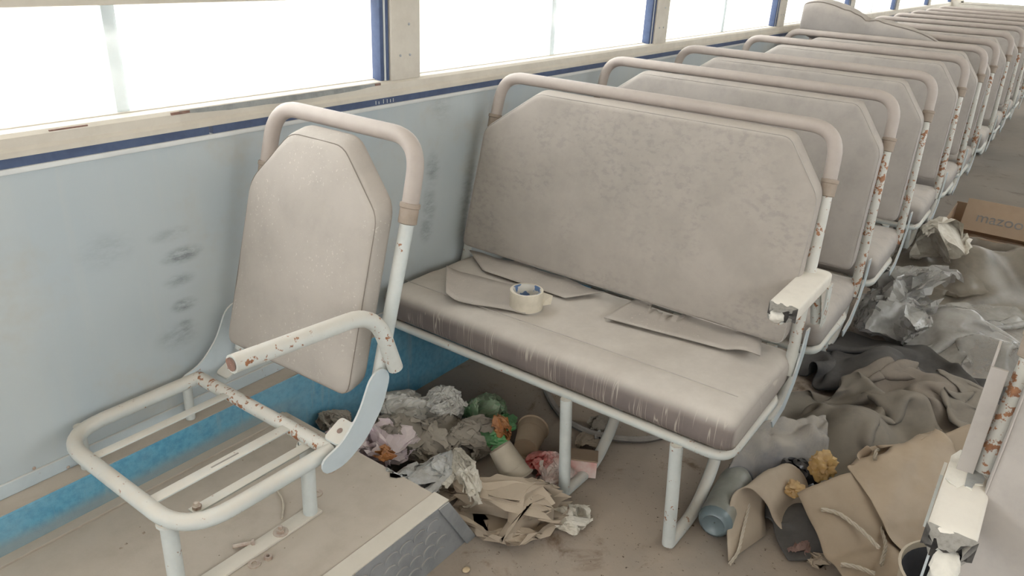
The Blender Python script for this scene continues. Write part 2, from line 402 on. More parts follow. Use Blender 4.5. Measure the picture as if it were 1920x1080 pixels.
# white edging below the navy rubber strip, then the cream sill in two steps
mk('trim_2', box(XA, XB, 1.601, 1.612, .962, .974, .003), 'white_lip', org=(0, 0, 0), kind='structure')
nv = mk('trim_3', join(box(XA, 1.02, 1.605, 1.63, .974, .993), box(1.03, XB, 1.605, 1.63, .974, .993)), 'navy', org=(0, 0, 0), kind='structure')
for i, (dx, h) in enumerate(((.0, .8), (.012, .6), (.03, .9), (.045, .8), (.058, .7), (.07, .8))):   # pale marks rubbed into the navy strip
    x = ony((704, 190), 1.605).x+dx
    mk('scratch', box(x, x+.0022, 1.6042, 1.6052, .977, .977+.013*h), 'white_lip', nv, org=(0, 0, 0), smooth=False)
mk('trim_4', prism([(1.598, .994), (1.598, 1.005), (1.603, 1.012), (1.604, 1.03), (1.611, 1.0375), (1.66, 1.041), (1.66, .994)], 0, XA, XB), 'cream', org=(0, 0, 0), smooth=False, kind='structure')
# filler smeared along the first sill, with two bare rusty ends
a, b = ony((335, 213), 1.605), ony((712, 158), 1.605)
pv = []
for i in range(25):
    t = i/24; x = a.x+(b.x-a.x)*t; h = math.sin(t*math.pi)**.5; w = .011*h+.002*mnoise.noise(Vector((x*20, 0, 0)))
    pv += [Vector((x, 1.6005, 1.0335-w)), Vector((x, 1.6025, 1.037+.001*mnoise.noise(Vector((x*30, 3, 0)))))]
mk('sill_filler', (pv, [(2*i, 2*i+2, 2*i+3, 2*i+1) for i in range(24)]), 'putty', wl, org=(0, 0, 0), label='grey filler smeared on the sill')
for q, (x0, x1) in enumerate(((a.x-.02, a.x+.025), (b.x-.022, b.x), (ony((90, 243), 1.605).x, ony((163, 236), 1.605).x))):
    mk('rust_patch', box(x0, x1, 1.6006, 1.604, 1.030 if q < 2 else 1.033, 1.036), 'rust', wl, org=(0, 0, 0), smooth=False)
for p in ((128, 876), (64, 878), (352, 770), (520, 703)):            # rivets on the lower trim
    c = ony(p, 1.603); mk('rivet', lathe([(.004, 0), (.003, .002), (.0005, .003)], c, (0, -1, 0), 8), 'bolt', wl, org=(0, 0, 0))

PW, P0, PP = .12, 1.62, 1.663
ZG0, ZG1, ZG2, ZG3 = 1.038, 1.259, 1.30, 1.66
def pillar(x0, ya, yb, inner, idx, parent):
    p = mk('pillar', box(x0, x0+PW, ya, yb, 1.036, 1.72, .004), 'cream', parent, org=(0, 0, 0))
    for (dx, z) in ((.035, 1.105), (.075, 1.105), (.072, 1.19)):
        mk('screw', lathe([(.0042, 0), (.0036, .0018), (.0006, .0024)], (x0+dx, inner, z), (0, -1 if inner > 0 else 1, 0), 8), 'alu', p, org=(0, 0, 0))
    mk('plate', box(x0+.032, x0+.082, inner-.003, inner+.003, 1.262, 1.29, .001), 'alu', p, org=(0, 0, 0))
    return p
def side_windows(yin, sgn, wall, first):
    """openings between the pillars: rubber-edged frame, mid stile, rail and four panes"""
    k0, k1 = -2, 5
    for k in range(k0, k1+1): pillar(P0+PP*k, *((yin-.006, yin+.05) if sgn > 0 else (yin-.05, yin+.006)), yin-.006 if sgn > 0 else yin+.006, k, wall)
    Y = lambda a, b: (yin+a, yin+b) if sgn > 0 else (yin-b, yin-a)
    n = first
    for k in range(k0-1, k1+1):
        x0 = max(XA, P0+PP*k+PW) if k >= k0 else XA; x1 = min(XB-.02, P0+PP*(k+1))
        if x1-x0 < .2: continue
        w = empty('window_%d' % n, (0, 0, 0), kind='structure'); n += 1
        xm = (x0+x1)/2
        mk('frame', join(box(x0, x1, *Y(.022, .045), ZG1, ZG2, .004), box(x0, x1, *Y(.0, .05), ZG3, 1.86, .004), box(x0, x1, *Y(.03, .055), 1.02, ZG0+.004)), 'cream', w, org=(0, 0, 0))
        mk('gasket', join(box(x1-.034, x1-.019, *Y(.005, .04), ZG0, ZG3, .003), box(x1-.013, x1-.004, *Y(.0, .04), ZG0, ZG3, .003), box(x0, x0+.008, *Y(.02, .04), ZG0, ZG3)), 'navy', w, org=(0, 0, 0))
        mk('gasket_strip', box(x1-.019, x1-.013, *Y(.004, .04), ZG0, ZG3), 'white_lip', w, org=(0, 0, 0))
        mk('stile', box(xm-.014, xm+.014, *Y(.036, .046), ZG0, ZG1), 'glass_edge', w, org=(0, 0, 0))
        for (u, v, d) in ((x0, xm+.012, .034), (xm-.012, x1-.034, .044)):
            mk('pane', box(u, v, *Y(d, d+.004), ZG0, ZG1), 'glass', w, org=(0, 0, 0), smooth=False)
        mk('pane', box(x0, x1-.034, *Y(.036, .04), ZG2, ZG3), 'glass', w, org=(0, 0, 0), smooth=False)
    return n
M['glass_edge'] = sheer('frosted_pane_edge', S(176, 192, 198), .55, .4)
nw = side_windows(YW, 1, wl, 1)
wr = mk('wall_right', box(XA, XB, YR-.04, YR, 0, 1.0), 'wall', org=(0, 0, 0), kind='structure')
mk('trim_5', box(XA, XB, YR-.05, YR+.006, 1.0, 1.04, .004), 'cream', org=(0, 0, 0), kind='structure')
nw = side_windows(YR, -1, wr, nw)
# rear end wall with its wide window, front end behind the camera with a windscreen opening
rw = mk('wall_rear', join(box(XB, XB+.06, YR-.04, YW+.04, 0, 1.04), box(XB, XB+.06, YR-.04, YW+.04, 1.72, 2.05), box(XB, XB+.06, YR-.04, YR+.12, 1.04, 1.72), box(XB, XB+.06, YW-.12, YW+.04, 1.04, 1.72)), 'cream', org=(0, 0, 0), smooth=False, kind='structure')
rwn = empty('window_%d' % nw, (0, 0, 0), kind='structure')
mk('pane', box(XB+.03, XB+.035, YR+.12, YW-.12, 1.04, 1.72), 'glass', rwn, org=(0, 0, 0), smooth=False)
mk('frame', join(box(XB-.01, XB, YR+.08, YW-.08, 1.03, 1.055), box(XB-.01, XB, YW-.14, YW-.11, 1.04, 1.72)), 'cream', rwn, org=(0, 0, 0))
mk('wall_front', join(box(XA-.06, XA, YR-.04, YW+.04, 0, .95), box(XA-.06, XA, YR-.04, YW+.04, 1.8, 2.05), box(XA-.06, XA, YR-.04, YR+.1, .95, 1.8), box(XA-.06, XA, YW-.1, YW+.04, .95, 1.8)), 'cream', org=(0, 0, 0), smooth=False, kind='structure')

# wheel-arch platform with a sloping end and an embossed metal riser
XP, XPB, YP = 1.125, 1.235, .957
pl = mk('platform', prism([(XA, 0), (XPB, 0), (XP, ZP), (XA, ZP)], 1, YP+.004, 1.556), 'platform', org=(0, 0, 0), smooth=False, kind='structure')
mk('riser_plate', prism([(XA, .0), (XPB, .0), (XP, ZP-.002), (XA, ZP-.002)], 1, YP, YP+.004), 'alu', pl, org=(0, 0, 0), smooth=False)
mk('edge_strip', box(XA, XP+.004, YP-.004, YP+.042, ZP, ZP+.004, .001), 'cream', pl, org=(0, 0, 0), smooth=False)
mk('edge_lip', box(XA, XP, YP-.005, YP+.001, ZP-.016, ZP+.002), 'alu', pl, org=(0, 0, 0), smooth=False)
sl = Vector((XPB-XP, 0, -ZP)).normalized()
q0 = Vector((XP, 0, ZP)); nx = Vector((-sl.z, 0, sl.x))
mk('end_strip', prism([(q0.x, q0.z), (XPB, 0.0), (XPB-.036, 0), (q0.x-.036, q0.z)], 1, YP-.008, YP-.001), 'alu', pl, org=(0, 0, 0), smooth=False)
mk('floor_trim', box(XA, XP-.01, 1.525, 1.5555, ZP, ZP+.006, .001), 'platform', pl, org=(0, 0, 0), smooth=False)
arc = tube([Vector((.02*math.cos(t), 0, .014*math.sin(t))) for t in [math.radians(20+i*18) for i in range(11)]], .0019, 5)
arc_me = None
for j in range(4):
    for i in range(15):
        x = XP-.05-i*.046-(j % 2)*.023+j*.016; z = ZP-.042-j*.034
        if x > XP+(ZP-z)*.61-.055: continue
        if arc_me is None:
            o = mk('raised_arc', arc, 'alu', pl, org=(0, 0, 0)); arc_me = o.data
        else:
            o = bpy.data.objects.new('raised_arc', arc_me); COL.objects.link(o); o.parent = pl
        o.location = (x, YP-.0012, z)

# ------------------------------------------------------------------ benches
def bx(z): return 1.935+.2246*(z-.36)          # centre line of the leaning back posts
def bench(name, ya, width, s, label, group=None, arm=False, dx=0, streak=False, a0=1.735, a1=2.045, legt=(.105, .425)):
    """window-row bench; t runs from the aisle post to the wall"""
    Y = lambda t: ya+s*t
    org = Vector((1.75+dx, Y(width/2), 0))
    root = empty(name, org, label, 'bench seat', group)
    D = Vector((dx, 0, 0))
    def P(x, t, z): return Vector((x+dx, Y(t), z))
    Wd = width
    mk('post', tube([P(bx(.37), 0, .37), P(bx(.875), .028, .875)], .0155), 'paint_vrust', root)
    mk('post', tube([P(bx(.37), Wd, .37), P(bx(.875), Wd-.028, .875)], .0155), 'paint_rust', root)
    pts = fillet([P(bx(.865), .028, .865), P(bx(1.016), .036, 1.016), P(bx(1.016), Wd-.036, 1.016), P(bx(.865), Wd-.028, .865)], .13, 9)
    mk('grab_rail', tube(pts, .0185, 14), 'sleeve', root)
    for t, d in ((.027, 1), (Wd-.027, -1)):
        c = P(bx(.848), t, .848); ax = Vector((.2246, 0, 1))
        mk('collar', lathe([(.0165, 0), (.0205, .002), (.0205, .034), (.0225, .036), (.0225, .044), (.0185, .046)], c, ax, 14, True), 'collar', root)
    def mp(u, v, d):                            # u = t, v = z, d towards the sitter
        return P(bx(v)-.012-d, u, v-.22*d)
    (vf, seam) = cushion([(.02, .478), (Wd-.02, .478), (Wd-.035, .868), (Wd-.22, 1.003), (.135, 1.003), (.03, .868)], mp, .056, .015, .012, .022, .03, .004, dx)
    b = mk('backrest', vf, 'mottle' if streak else 'vinyl', root, angle=60)
    mk('piping', tube(seam, .0016, 4, True), 'vinyl', b)
    def ms(u, v, d): return P(v, u, .332+d-.02*(v-1.52))
    sx0, sx1 = 1.512, 1.995
    (vf, seam) = cushion([(-.012, sx0), (Wd-.02, sx0), (Wd-.02, sx1), (.0, sx1)], ms, .1, .034, .008, .03, .03, .005, dx+3)
    mk('seat_cushion', vf, 'streak' if streak else 'vinyl', root, angle=60)
    fr = fillet([P(1.9, .005, .318), P(1.53, .005, .318), P(1.53, Wd-.03, .318), P(1.9, Wd-.03, .318)], .05, 6, True)
    mk('seat_frame', tube(fr, .0135, 10, True), 'paint', root)
    for t in (legt if Wd > .9 else (.105, Wd-.2)):
        path = fillet([P(1.516, t+.02, .312), P(1.514, t, .014)], 0, 1)+fillet([P(1.514, t, .014), P(1.68, t, .012), P(1.81, t+.005, .12), P(1.84, t+.02, .312)], [0, .06, .13, 0], 8)[1:]
        mk('leg', join(tube(path[:2], .0165), tube([P(1.516, t, .0155)]+path[2:], .0165)), 'paint', root)
    for t, sg in ((-.016, 1), (Wd+.002, -1)):   # curved side plate between seat rail and back post
        pr = [(1.79, .30), (1.86, .318), (1.915, .365), (1.95, .43), (1.962, .50), (1.99, .50), (1.985, .42), (1.95, .345), (1.895, .29), (1.81, .272)]
        v, f = prism(pr, 1, 0, .004)
        mk('side_plate', ([P(q.x, t-q.y*sg, q.z) for q in v], f), 'plate', root, smooth=False)
    if arm:
        at = mk('arm_tube', tube(fillet([P(a0-.02, -.002, .622), P(2.02, -.002, .616), P(2.035, -.02, .50)], .04, 6), .014), 'paint_rust', root)
        mk('arm_bracket', box(0, 1, 0, 1, 0, 1) if False else ([P(x, y, z) for x, y, z in [(2.0, -.04, .62), (2.045, -.04, .62), (2.055, -.04, .5), (2.02, -.04, .495), (2.0, -.035, .62), (2.045, -.035, .62), (2.055, -.035, .5), (2.02, -.035, .495)]], [(0, 1, 2, 3), (7, 6, 5, 4), (0, 1, 5, 4), (1, 2, 6, 5), (2, 3, 7, 6), (3, 0, 4, 7)]), 'paint_rust', root, smooth=False)
        ml = lambda u, v, d: P(v, u, .612+d)
        aw = .036 if s > 0 else .033; pl_ = [(aw, a0), (aw, a1), (-aw, a1), (-aw, a0)]
        (vf, _s) = cushion(pl_, ml, .04, .008, .002, .022, .012)
        ap = mk('armrest_pad', vf, 'arm_skin', root, angle=50)
        # torn front end: dark ragged rim of skin and a bulging tongue of foam
        rr = random.Random(int(dx*100)+7)
        rim, nn = [], 26
        for ring in range(3):
            for k in range(nn):
                a = 2*math.pi*k/nn; q = 1.02-.22*ring
                cx = .034*q*max(-1, min(1, 1.5*math.cos(a))); cz = .019*q*max(-1, min(1, 1.5*math.sin(a)))
                rim.append(P(a0+.007-.013*ring*(.4+rr.random()*1.3), cx, .632+cz+rr.uniform(-.002, .002)))
        fc = [(i*nn+k, i*nn+(k+1) % nn, (i+1)*nn+(k+1) % nn, (i+1)*nn+k) for i in range(2) for k in range(nn)]+[tuple(2*nn+k for k in range(nn))]
        mk('torn_end', (rim, fc), 'foam_dirty', ap, org=org, angle=30)
        bm = bmesh.new(); bmesh.ops.create_icosphere(bm, subdivisions=3, radius=1)
        vv = []
        for q in bm.verts:
            k = 1+.25*mnoise.noise(q.co*2.3+Vector((dx, 3, 1)))
            vv.append(P(a0-.013-(.03 if s < 0 else 0)+(.026 if s > 0 else .045)*q.co.x*k, .004+.019*q.co.y*k, .626+.015*q.co.z*k))
        ff = [tuple(x.index for x in f.verts) for f in bm.faces]; bm.free()
        mk('foam_tongue', (vv, ff), 'foam_white', ap, org=org, angle=60)
    return root

ROWS = [0, .69, 1.38, 2.24, 2.92, 3.47, 4.32, 5.14, 5.9, 6.65, 7.4, 8.15]
ORD = ['', 'first', 'second', 'third', 'fourth', 'fifth', 'sixth', 'seventh', 'eighth', 'ninth', 'tenth', 'eleventh']
GRP = 'three-seat benches along the window wall'
bA = bench('bus_bench', .432, 1.15, 1, 'dusty three-seat bench with torn armrest, tape roll and drip-streaked cushion front', GRP, True, 0, True)
bB = bench('bus_bench', .432, 1.15, 1, 'dusty grey three-seat bench directly behind the tape-roll bench', GRP, False, ROWS[1])
for i in range(2, 12):
    c = copy_tree(bB); c.location.x += ROWS[i]-ROWS[1]
    c['label'] = 'dusty grey three-seat bench, %s behind the tape-roll bench' % ORD[i] if i < 11 else 'last grey three-seat bench, beside the rear end wall'
bench('bus_bench', -.026, .76, -1, 'bench across the aisle with a cracked cream armrest and bulging foam end', None, True, -.70, False, 1.80, 2.03)

rb = [o for o in bpy.data.objects if o.get('label', '').startswith('bench across the aisle')][0]
v, f = join(box(-.022, .012, .017, .021, .655, .86, .001), box(-.026, -.02, -.004, .021, .655, .83, .001))
mk('post_channel', ([Vector((bx(q.z)-.70+q.x, -.026+q.y, q.z)) for q in v], f), 'vinyl', rb, smooth=False)
for px, mat_, dz in ((((1772, 898), (1783, 856), (1800, 845), (1822, 846), (1836, 852), (1846, 872), (1841, 886), (1849, 897), (1843, 912), (1828, 910), (1822, 920), (1806, 910), (1795, 915)), 'foam_white', .0012), (((1808, 912), (1813, 890), (1821, 874), (1833, 868), (1843, 880), (1840, 890), (1847, 900), (1842, 909), (1828, 908), (1822, 917)), 'putty', .0022)):
    q = [onz(p, .654) for p in px]
    v, f = prism([(p.x, p.y) for p in q], 2, .6525+dz, .6545+dz)
    mk('worn_patch', (v, f), mat_, rb, smooth=False)

# ------------------------------------------------------------------ single seat on the platform
ZF = .396
org1 = Vector((.75, 1.32, ZP))
ss = empty('single_seat', org1, 'stripped single seat with bare slatted frame on the raised platform', 'seat')
lp = fillet([(.885, 1.562, ZF), (.552, 1.562, ZF), (.552, 1.092, ZF), (.893, 1.088, ZF)], .1, 9)
mk('seat_frame', tube(lp, .0165, 14), 'paint', ss)
mk('crossbar', tube([(.886, 1.562, ZF), (.893, 1.09, ZF)], .016, 12), 'paint_rust', ss)
mk('slat', box(.555, .886, 1.421, 1.444, .401, .405, .001), 'paint', ss)
mk('slat', box(.558, .888, 1.204, 1.231, .401, .405, .001), 'paint', ss)
s3 = mk('slat', box(.6, .88, 1.138, 1.162, .384, .388, .001), 'paint', ss)
mk('slat', box(.6, .88, 1.122, 1.136, .372, .376, .001), 'paint', ss)
mk('bolt', lathe([(.009, 0), (.009, .007), (.006, .008), (.005, .014), (.0005, .015)], (.612, 1.15, .388), (0, 0, 1), 6), 'bolt', s3, org=org1)
mk('slot', box(.69, .755, 1.2155, 1.2195, .4049, .4054), 'hose', ss, smooth=False)
for x, y in ((.56, 1.172), (.888, 1.168)):
    mk('leg', join(tube([(x, y, ZP+.006), (x+.002, y-.002, ZF-.008)], .0165), lathe([(.0165, 0), (.02, .003), (.019, .008), (.016, .01)], (x, y, ZF-.026), (0, 0, 1), 14)), 'paint', ss)
mk('foot_bar', box(.52, .91, 1.151, 1.189, ZP, ZP+.008, .002), 'cream', ss)
mk('wall_stub', tube([(.6, 1.575, ZF), (.6, 1.58, .283)], .012), 'paint', ss)
mk('wall_stub', tube([(.86, 1.575, ZF), (.86, 1.58, .283)], .012), 'paint', ss)
def sx(z): return 1.0+.245*(z-.395)
RY, LY = 1.078, 1.552
mk('post', tube([(sx(.43), RY+.004, .43), (sx(.89), RY-.012, .89)], .0155), 'paint', ss)
mk('post', tube([(sx(.43), LY+.005, .43), (sx(.89), LY-.015, .89)], .0155), 'paint', ss)
pts = fillet([(sx(.88), RY-.012, .88), (sx(1.034), RY-.01, 1.034), (sx(1.034), LY-.02, 1.034), (sx(.88), LY-.015, .88)], .125, 9)
mk('grab_rail', tube(pts, .0185, 14), 'sleeve', ss)
for y in (RY-.0115, LY-.0145):
    mk('collar', lathe([(.0165, 0), (.0205, .002), (.0205, .034), (.0225, .036), (.0225, .044), (.0185, .046)], (sx(.86), y, .86), (.245, 0, 1), 14, True), 'collar', ss)
def ms1(u, v, d): return Vector((sx(v)-.012-d, u, v-.24*d))
(vf, seam) = cushion([(1.098, .505), (1.53, .495), (1.51, .895), (1.39, 1.022), (1.218, 1.022), (1.09, .9)], ms1, .065, .018, .01, .028, .02, .004, 11)
b = mk('backrest', vf, 'vinyl_single', ss, angle=60)
mk('seam', tube(seam, .0012, 4, True), 'seam', b)
for y, sg in ((RY-.02, 1), (LY+.018, -1)):
    pr = fillet([Vector((.84, .408, 0)), Vector((.9, .425, 0)), Vector((.95, .475, 0)), Vector((.985, .545, 0)), Vector((1.02, .56, 0)), Vector((1.045, .53, 0)), Vector((1.02, .46, 0)), Vector((.965, .398, 0)), Vector((.9, .366, 0)), Vector((.845, .372, 0))], .025, 3, True)
    v, f = prism([(p.x, p.y) for p in pr], 1, y-.0025, y+.0025)
    pt = mk('side_plate', (v, f), 'plate', ss, smooth=False)
    tx, ty_, tz = (.922, RY+.012, .425) if sg > 0 else (.95, LY-.028, .408)
    tb = fillet([Vector((tx-.026, ty_-.024, 0)), Vector((tx+.026, ty_-.024, 0)), Vector((tx+.026, ty_+.024, 0)), Vector((tx-.026, ty_+.024, 0))], .01, 3, True)
    v, f = prism([(p.x, p.y) for p in tb], 2, 0, .004)
    mk('tab', ([Vector((q.x, q.y, tz+q.z+(q.x-tx)*.5)) for q in v], f), 'paint', pt, org=org1, smooth=False)
    mk('tab_hole', lathe([(.007, 0), (.0005, .0004)], (tx, ty_, tz+.0046), (-.5, 0, 1), 12), 'rust', pt, org=org1)
ae = Vector((.66, 1.052, .722))
am = mk('arm_tube', tube(fillet([ae, (1.0, 1.052, .700), (1.052, 1.048, .545)], .075, 9), .0175, 14), 'paint_rust', ss)
mk('arm_mouth', lathe([(.013, 0), (.013, .0008), (.0005, .001)], ae-Vector((.0012, 0, 0)), (-1, 0, .06), 14), 'rust', am, org=org1)

# nuts, bolts and washers loose on the platform
def hardware(name, px, kind, label, cat):
    p = onz(px, ZP)
    if kind == 'washer': vf = lathe([(.006, 0), (.014, 0), (.014, .003), (.006, .003), (.006, 0)], p+Vector((0, 0, .0002)), (0, 0, 1), 18)
    elif kind == 'nut': vf = lathe([(.0045, 0), (.0095, 0), (.0095, .008), (.0045, .008), (.0045, 0)], p+Vector((0, 0, .0002)), (0, 0, 1), 6)
    elif kind == 'bolt': vf = join(lathe([(.0005, 0), (.009, 0), (.009, .006), (.005, .006), (.005, .045), (.0005, .0455)], p+Vector((0, 0, .008)), (-.8, .55, 0), 8))
    else: vf = join(lathe([(.006, 0), (.017, 0), (.017, .002), (.006, .002)], p+Vector((0, 0, .0075)), (0, 0, 1), 18), lathe([(.0005, 0), (.0095, 0), (.0095, .008), (.005, .008), (.005, .016), (.0005, .0165)], p+Vector((0, 0, .0095)), (0, 0, 1), 6))
    return mk(name, vf, 'bolt', None, org=p, label=label, cat=cat)
hardware('washer', (477, 1058), 'washer', 'rusty round washer lying on the foot bar of the single seat', 'washer')
hardware('nut', (503, 1047), 'nut', 'small rusty hex nut beside the washer on the platform', 'nut')
hardware('bolt', (478, 1022), 'bolt', 'loose dusty bolt lying flat beside the foot bar', 'bolt')
hardware('bolt', (527, 1003), 'anchor', 'bolt with a wide washer fixed through the foot bar', 'bolt')
hardware('washer', (594, 926), 'washer', 'washer lying on the platform behind the rear leg of the single seat', 'washer')
hardware('washer', (618, 882), 'washer', 'small dusty washer on the platform beyond the rear leg, near the litter', 'washer')
wpts = [onz(p, ZP+.0035) for p in ((520, 920), (530, 934), (532, 950), (529, 972))]
mk('wire_scrap', tube(fillet(wpts, .01, 3), .0028, 6), 'rope', None, org=wpts[1], label='short bent piece of pale wire on the platform', cat='wire')

# ------------------------------------------------------------------ things on the tape-roll bench
mk('seam', tube([(1.60+.012*math.sin(y*3), y, .4415+.0012) for y in np.linspace(.46, 1.53, 40)], .0011, 5), 'vinyl', bA)
ZS = .443
tc = onz((988, 583), ZS)+Vector((.02, .018, 0))
tp = empty('tape_roll', tc, 'dusty roll of packing tape standing on the bench cushion', 'tape')
mk('roll', lathe([(.043, 0), (.0485, .0005), (.049, .002), (.049, .054), (.0485, .0555), (.043, .056)], tc, (0, 0, 1), 32), 'tape', tp)
def m_core():
    t = NT('printed_tape_core')
    c = t.mix(t.ramp(t.noise(34, 2, .4), .5, .54), S(214, 208, 196), S(104, 128, 164))
    return t.fin(c, .7)
M['tape_core'] = m_core()
mk('core', lathe([(.0428, .001), (.0428, .0555), (.0402, .0555), (.0402, .001), (.0428, .001)], tc, (0, 0, 1), 32), 'tape_core', tp)
fl = [tc+Vector((.034, -.034, .046)), tc+Vector((.058, -.054, .034)), tc+Vector((.05, -.054, .008)), tc+Vector((.03, -.036, .004)), tc+Vector((.044, -.04, .02))]
mk('tape_tail', (fl, [(0, 1, 4), (1, 2, 4), (2, 3, 4), (3, 0, 4)]), 'tape', tp, smooth=False)

def strip(name, grid, mat, label, cat, thick=.002, smooth=True):
    """open sheet from a grid of points, given real thickness"""
    n, m = len(grid), len(grid[0]); V = [Vector(p) for r in grid for p in r]
    F = [(i*m+j, (i+1)*m+j, (i+1)*m+j+1, i*m+j+1) for i in range(n-1) for j in range(m-1)]
    c = sum(V, Vector())/len(V); c.z = min(p.z for p in V)
    o = mk(name, (V, F), mat, None, org=c, smooth=smooth, angle=70, label=label, cat=cat)
    sd = o.modifiers.new('thickness', 'SOLIDIFY'); sd.thickness = thick; sd.offset = 1 if False else 0
    return o
def bil(c, u, v): return c[0].lerp(c[1], u).lerp(c[3].lerp(c[2], u), v)
# left loose strip of vinyl, its wall end curled up
c = [onz((828, 505), ZS), onz((1010, 548), ZS), onz((985, 590), ZS), onz((826, 562), ZS)]
g = []
for i in range(24):
    u = i/23; row = []
    for j in range(7):
        p = bil(c, u, j/6); e = max(0, .22-u)/.22
        p.z = ZS+.003+.016*e**1.5+.003*abs(math.sin(u*5+j*.2))+.008*(j/6)*e; p.y += -.02*e*e
        row.append(p)
    g.append(row)
lo = strip('vinyl_strip', g, 'vinyl_single', 'curled pale vinyl strip lying on the cushion under the tape roll', 'vinyl strip', .0025)
# right torn strip, aisle end rolled over, notch torn from the back edge
c = [onz((1132, 597), ZS), onz((1424, 674), ZS), onz((1428, 624), ZS), onz((1200, 560), ZS)]
g = []
rr = random.Random(4)
for i in range(40):
    u = i/39; row = []
    tear = .0
    if .1 < u < .5: tear = .5*math.sin((u-.1)/.4*math.pi)**.6+rr.uniform(-.14, .1)
    for j in range(9):
        v = j/8*(1-tear); p = bil(c, u, v)
        e = max(0, u-.8)/.2
        p.z = ZS+.003+.012*math.sin(min(1, e)*math.pi)+.02*max(0, e-.35)**2+(.006*(1-u)*v)
        if j == 8 and tear > .03: p.z += rr.uniform(0, .016)
        row.append(p)
    g.append(row)
strip('vinyl_strip', g, 'vinyl_single', 'torn vinyl strip with a jagged notch and rolled end beside the armrest', 'vinyl strip', .003)
# loose cover flap lifted along the back of the cushion
c = [onz((880, 470), ZS), onz((1135, 548), ZS), onz((1060, 560), ZS), onz((905, 508), ZS)]
g = []
for i in range(26):
    u = i/25; row = []
    for j in range(6):
        v = j/5; p = bil(c, u, v); p.x = min(p.x, 1.925)
        p.z = ZS+.002+.008*(1-v)*math.sin(u*math.pi)**2+.003*math.sin(u*19)*(1-v); row.append(p)
    g.append(row)
strip('cover_flap', g, 'vinyl_single', 'loose seat-cover flap lifting along the foot of the bench backrest', 'vinyl flap', .002)

# ------------------------------------------------------------------ crumpled things
def crumple(size, ext, seed, n=44, soft=0, aspect=1.0):
    """sheet folded over and over by random planes until it fits an ellipsoid"""
    r = np.random.RandomState(seed)
    u, v = np.meshgrid(np.linspace(-.5, .5, n), np.linspace(-.5, .5, n), indexing='ij')
    P = np.stack([u*size, v*size*aspect, .02*size*np.sin(u*9+seed)*np.cos(v*8)], -1).reshape(-1, 3)
    q, _ = np.linalg.qr(r.randn(3, 3)); P = P@q.T
    E = np.array(ext)
    P = P/E
    for k in range(46):
        nn = r.randn(3); nn /= np.linalg.norm(nn)
        d = r.uniform(.45, .92); s = P@nn-d
        w = np.where(s > 0, s, 0)
        P = P-np.outer(w*(1.72+.2*r.rand()), nn)
        P = P+.006*r.randn(*P.shape)*(k % 5 == 0)
    L = np.linalg.norm(P, axis=1); P *= np.minimum(1, 1.05/np.maximum(L, 1e-6))[:, None]
    P = P-(P.max(0)+P.min(0))/2; P = P/np.abs(P).max(0)*E
    F = [(i*n+j, (i+1)*n+j, (i+1)*n+j+1, i*n+j+1) for i in range(n-1) for j in range(n-1)]
    return P, F
def litter(name, px, zc, ext, mat, label, cat, seed, size=None, flat=True, rot=0, n=44, group=None):
    P, F = crumple(size or max(ext)*5, ext, seed, n)
    ca, sa = math.cos(rot), math.sin(rot)
    P = P@np.array([[ca, sa, 0], [-sa, ca, 0], [0, 0, 1]])
    c = onz(px, zc)
    V = [Vector((p[0]+c.x, p[1]+c.y, max(p[2]+c.z, FLOORZ(p[0]+c.x, p[1]+c.y)+.002))) for p in P]
    return mk(name, (V, F), mat, None, org=Vector((c.x, c.y, min(v.z for v in V))), smooth=not flat, angle=35, label=label, cat=cat, group=group)
def lump(name, px, z, ext, mat, label, cat, seed, *a, **k):
    bm = bmesh.new(); bmesh.ops.create_icosphere(bm, subdivisions=4, radius=1); c = onz(px, z); V = []
    for q in bm.verts:
        d = q.co+Vector((seed, 0, 0)); r_ = 1+.45*mnoise.noise(d*1.6)+.3*mnoise.noise(d*4)+.14*mnoise.noise(d*9)
        V.append(Vector((c.x+q.co.x*ext[0]*r_, c.y+q.co.y*ext[1]*r_, c.z+q.co.z*ext[2]*r_)))
    F = [tuple(x.index for x in f.verts) for f in bm.faces]; bm.free()
    return mk(name, (V, F), mat, None, org=Vector((c.x, c.y, min(v.z for v in V))), angle=60, label=label, cat=cat)
def FLOORZ(x, y):
    if y > YP-.006 and y < 1.56:
        if x < XP: return ZP
        if x < XPB: return ZP*(XPB-x)/(XPB-XP)
    return 0.0

G1 = 'litter heaped under the tape-roll bench'
litter('paper_ball', (830, 763), 0.075, (0.084, 0.087, 0.078), 'paper', 'big crumpled ball of grey-white newspaper under the bench', 'paper', 3, .55, n=60)
litter('crumpled_paper', (752, 770), 0.060, (0.088, 0.100, 0.062), 'paper', 'crumpled newspaper between the paper ball and the seat plate', 'paper', 12, .5, n=54)
litter('crumpled_bag', (905, 765), 0.060, (0.069, 0.075, 0.063), 'green', 'dull green crumpled bag beside the newspaper ball', 'bag', 21, .4)
litter('green_bag', (930, 812), .035, (.09, .06, .035), 'brightgreen', 'bright green plastic scrap under the orange paper', 'bag', 23, .3)
litter('orange_paper', (940, 800), .07, (.035, .04, .035), 'orange', 'crumpled orange paper lying on the green plastic', 'paper', 31, .22, n=30)
litter('wrapping_sheet', (690, 828), 0.100, (0.121, 0.110, 0.061), 'pink', 'pinkish printed wrapping sheet at the platform end', 'wrapper', 41, .55, n=40)
litter('torn_paper', (722, 852), .125, (.03, .03, .02), 'orange', 'small torn brown-orange paper on the pinkish wrapper', 'paper', 43, .12, n=22)
litter('grey_rag', (745, 812), 0.085, (0.087, 0.102, 0.072), 'rag', 'flat grey rag between the pinkish wrapper and newspaper', 'rag', 51, .4, False)
litter('grey_rag', (835, 830), 0.060, (0.130, 0.117, 0.065), 'rag', 'dark grey crumpled rag in the middle of the litter heap', 'rag', 53, .5, False, n=56)
